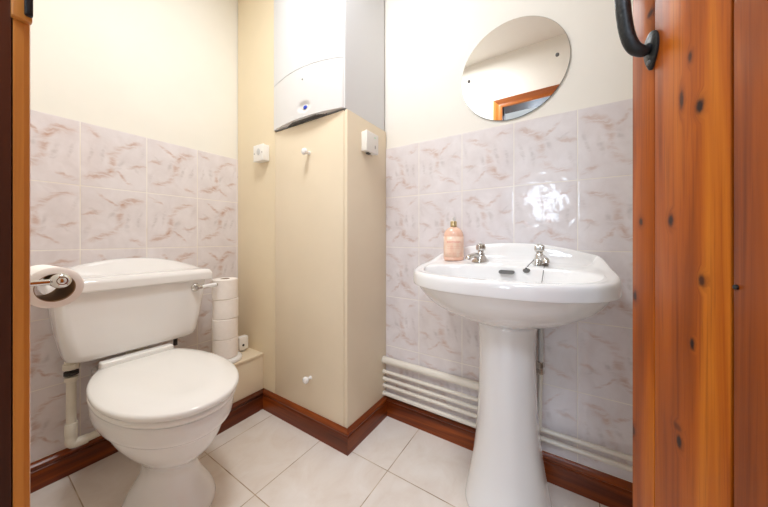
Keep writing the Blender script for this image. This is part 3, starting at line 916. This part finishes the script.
edges = [0.0] + list(GAPS) + [.672]
for i, (a_, b_) in enumerate(zip(edges, edges[1:])):
    g0 = 0.0 if i == 0 else .0004 if i == 1 else .0017
    g1 = .0004 if i == 0 else .0017
    if i == len(edges) - 2: g1 = 0
    box(bm, a_ + g0, b_ - g1, 0, .022, .008, 1.955, .0016, 2)
boards = build('boards', bm, M['door'], door)
bm = box(nb(), .01, .66, .0075, .0145, .02, 1.95)
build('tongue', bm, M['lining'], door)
bm = nb()
for z_ in (.25, 1.0, 1.7): box(bm, .03, .64, .022, .042, z_, z_ + .12, .004)
build('ledge', bm, M['door'], door)
# forged pull handle: bar and two leaf plates
bm = nb()
bar = smooth_path([(.054, -.004, 1.196), (.054, -.012, 1.192), (.054, -.024, 1.200), (.053, -.032, 1.222), (.052, -.037, 1.26), (.052, -.039, 1.31), (.052, -.037, 1.36), (.052, -.030, 1.400), (.052, -.012, 1.421), (.052, -.004, 1.418)], 8)
tube(bm, bar, [.0078 + .0022 * math.sin(PI * i / (len(bar) - 1)) for i in range(len(bar))], 18)
hb = build('pull_handle', bm, M['iron'], door, deg=70)
def leaf(zc, s):
    bm = nb(); r0, r1, r2 = [], [], []
    for i in range(40):
        a = 2 * PI * i / 40
        w = .0165 * (1 - .25 * s * -math.sin(a))
        x, z = w * math.cos(a), .030 * math.sin(a)
        if s * -math.sin(a) > .0: x *= (1 - .3 * (s * -math.sin(a)) ** 2)
        r0.append((.054 + x, 0.0002, zc + z)); r1.append((.054 + x, -.003, zc + z)); r2.append((.054 + x * .85, -.0045, zc + z * .9))
    loft(bm, [r0, r1, r2]); return bm
for zc, s in ((1.190, 1), (1.424, -1)):
    pl = build('handle_plate', leaf(zc, s), M['iron'], hb if False else door, deg=50)
for zc in (1.172, 1.442):
    bm = nb(); lathe(bm, [(0, 0), (.0042, 0), (.0036, .002), (0, .0026)], (.054, -.0044, zc), (0, -1, 0), n=16)
    build('screw', bm, M['grille'], door)
bm = nb(); lathe(bm, [(0, 0), (.003, 0), (.0026, .0022), (0, .003)], (.1945, 0.0005, .8398), (0, -1, 0), n=16)
build('nail_head', bm, M['iron'], door)

# ------------------------------------------------------------------ hall behind the camera (light for the doorway, seen in reflections)
HX, HY0, HY1 = -1.85, -1.1, 1.3
bm = box(nb(), HX, WX - .15, HY0, HY1, -.05, 0.0)
struct('floor_hall', bm, M['floor'])
bm = box(nb(), HX, WX - .12, HY0, HY1, 2.4, 2.45)
struct('ceiling_hall', bm, M['hall'])
bm = box(nb(), HX, WX - .12, HY0 - .1, HY0, 0, 2.4); box(bm, HX, WX - .12, HY1, HY1 + .1, 0, 2.4)
struct('wall_hall', bm, M['hall'])
wy0, wy1, wz0, wz1 = -.02, .42, 1.08, 1.62
bm = box(nb(), HX - .1, HX, HY0, wy0, 0, 2.4); box(bm, HX - .1, HX, wy1, HY1, 0, 2.4); box(bm, HX - .1, HX, wy0, wy1, 0, wz0); box(bm, HX - .1, HX, wy0, wy1, wz1, 2.4)
struct('wall_back', bm, M['hall'])
bm = nb()
for a_ in ((wy0, wy0 + .05, wz0, wz1), (wy1 - .05, wy1, wz0, wz1), ((wy0 + wy1) / 2 - .025, (wy0 + wy1) / 2 + .025, wz0, wz1)): box(bm, HX - .07, HX - .03, *a_, .003)
box(bm, HX - .07, HX - .03, wy0, wy1, wz0, wz0 + .05, .003); box(bm, HX - .07, HX - .03, wy0, wy1, wz1 - .05, wz1, .003)
struct('window_1', bm, M['white_plastic'])

# ------------------------------------------------------------------ light
def area(name, loc, rot, sx, sy, power, col, shape='RECTANGLE'):
    L = bpy.data.lights.new(name, 'AREA'); L.shape = shape; L.size = sx
    if shape in ('RECTANGLE', 'ELLIPSE'): L.size_y = sy
    L.energy = power; L.color = col
    o = bpy.data.objects.new(name, L); COL.objects.link(o); o.location = loc; o.rotation_euler = rot
    return o
area('ceiling_light', (.45, .66, 2.32), (0, 0, 0), .32, .32, 13.5, (.94, .975, 1.0), 'DISK')
area('window_daylight', (HX - .12, (wy0 + wy1) / 2, (wz0 + wz1) / 2), (0, -PI / 2, 0), wz1 - wz0, wy1 - wy0, 9, (.72, .85, 1.0))
area('hall_fill_light', (-.80, -.25, 2.34), (0, 0, 0), .5, .5, 20, (.72, .83, 1.0), 'DISK')  # unseen fill added in the hall to brighten the lower room and floor
w = bpy.data.worlds.new('World'); sc.world = w; w.use_nodes = True
w.node_tree.nodes['Background'].inputs[0].default_value = (.62, .78, 1, 1)
w.node_tree.nodes['Background'].inputs[1].default_value = 1.0

# ------------------------------------------------------------------ camera
cam = bpy.data.cameras.new('camera'); co = bpy.data.objects.new('camera', cam); COL.objects.link(co)
co.location = (0, 0, .893); co.rotation_euler = (PI / 2, 0, math.radians(32.8 - 90))
cam.sensor_fit = 'HORIZONTAL'; cam.sensor_width = 36.0; cam.lens = 276.72 / 768 * 36.0
cam.shift_y = -(253.5 - 238.57) / 768; cam.clip_start = .01
sc.camera = co
for o in COL.objects:
    if '_abs' in o: del o['_abs']
sc.view_settings.view_transform = 'Standard'; sc.view_settings.look = 'None'
sc.view_settings.exposure = 0.10; sc.view_settings.gamma = 1.0; sc.view_settings.use_curve_mapping = False
sc.cycles.max_bounces = 12; sc.cycles.diffuse_bounces = 10
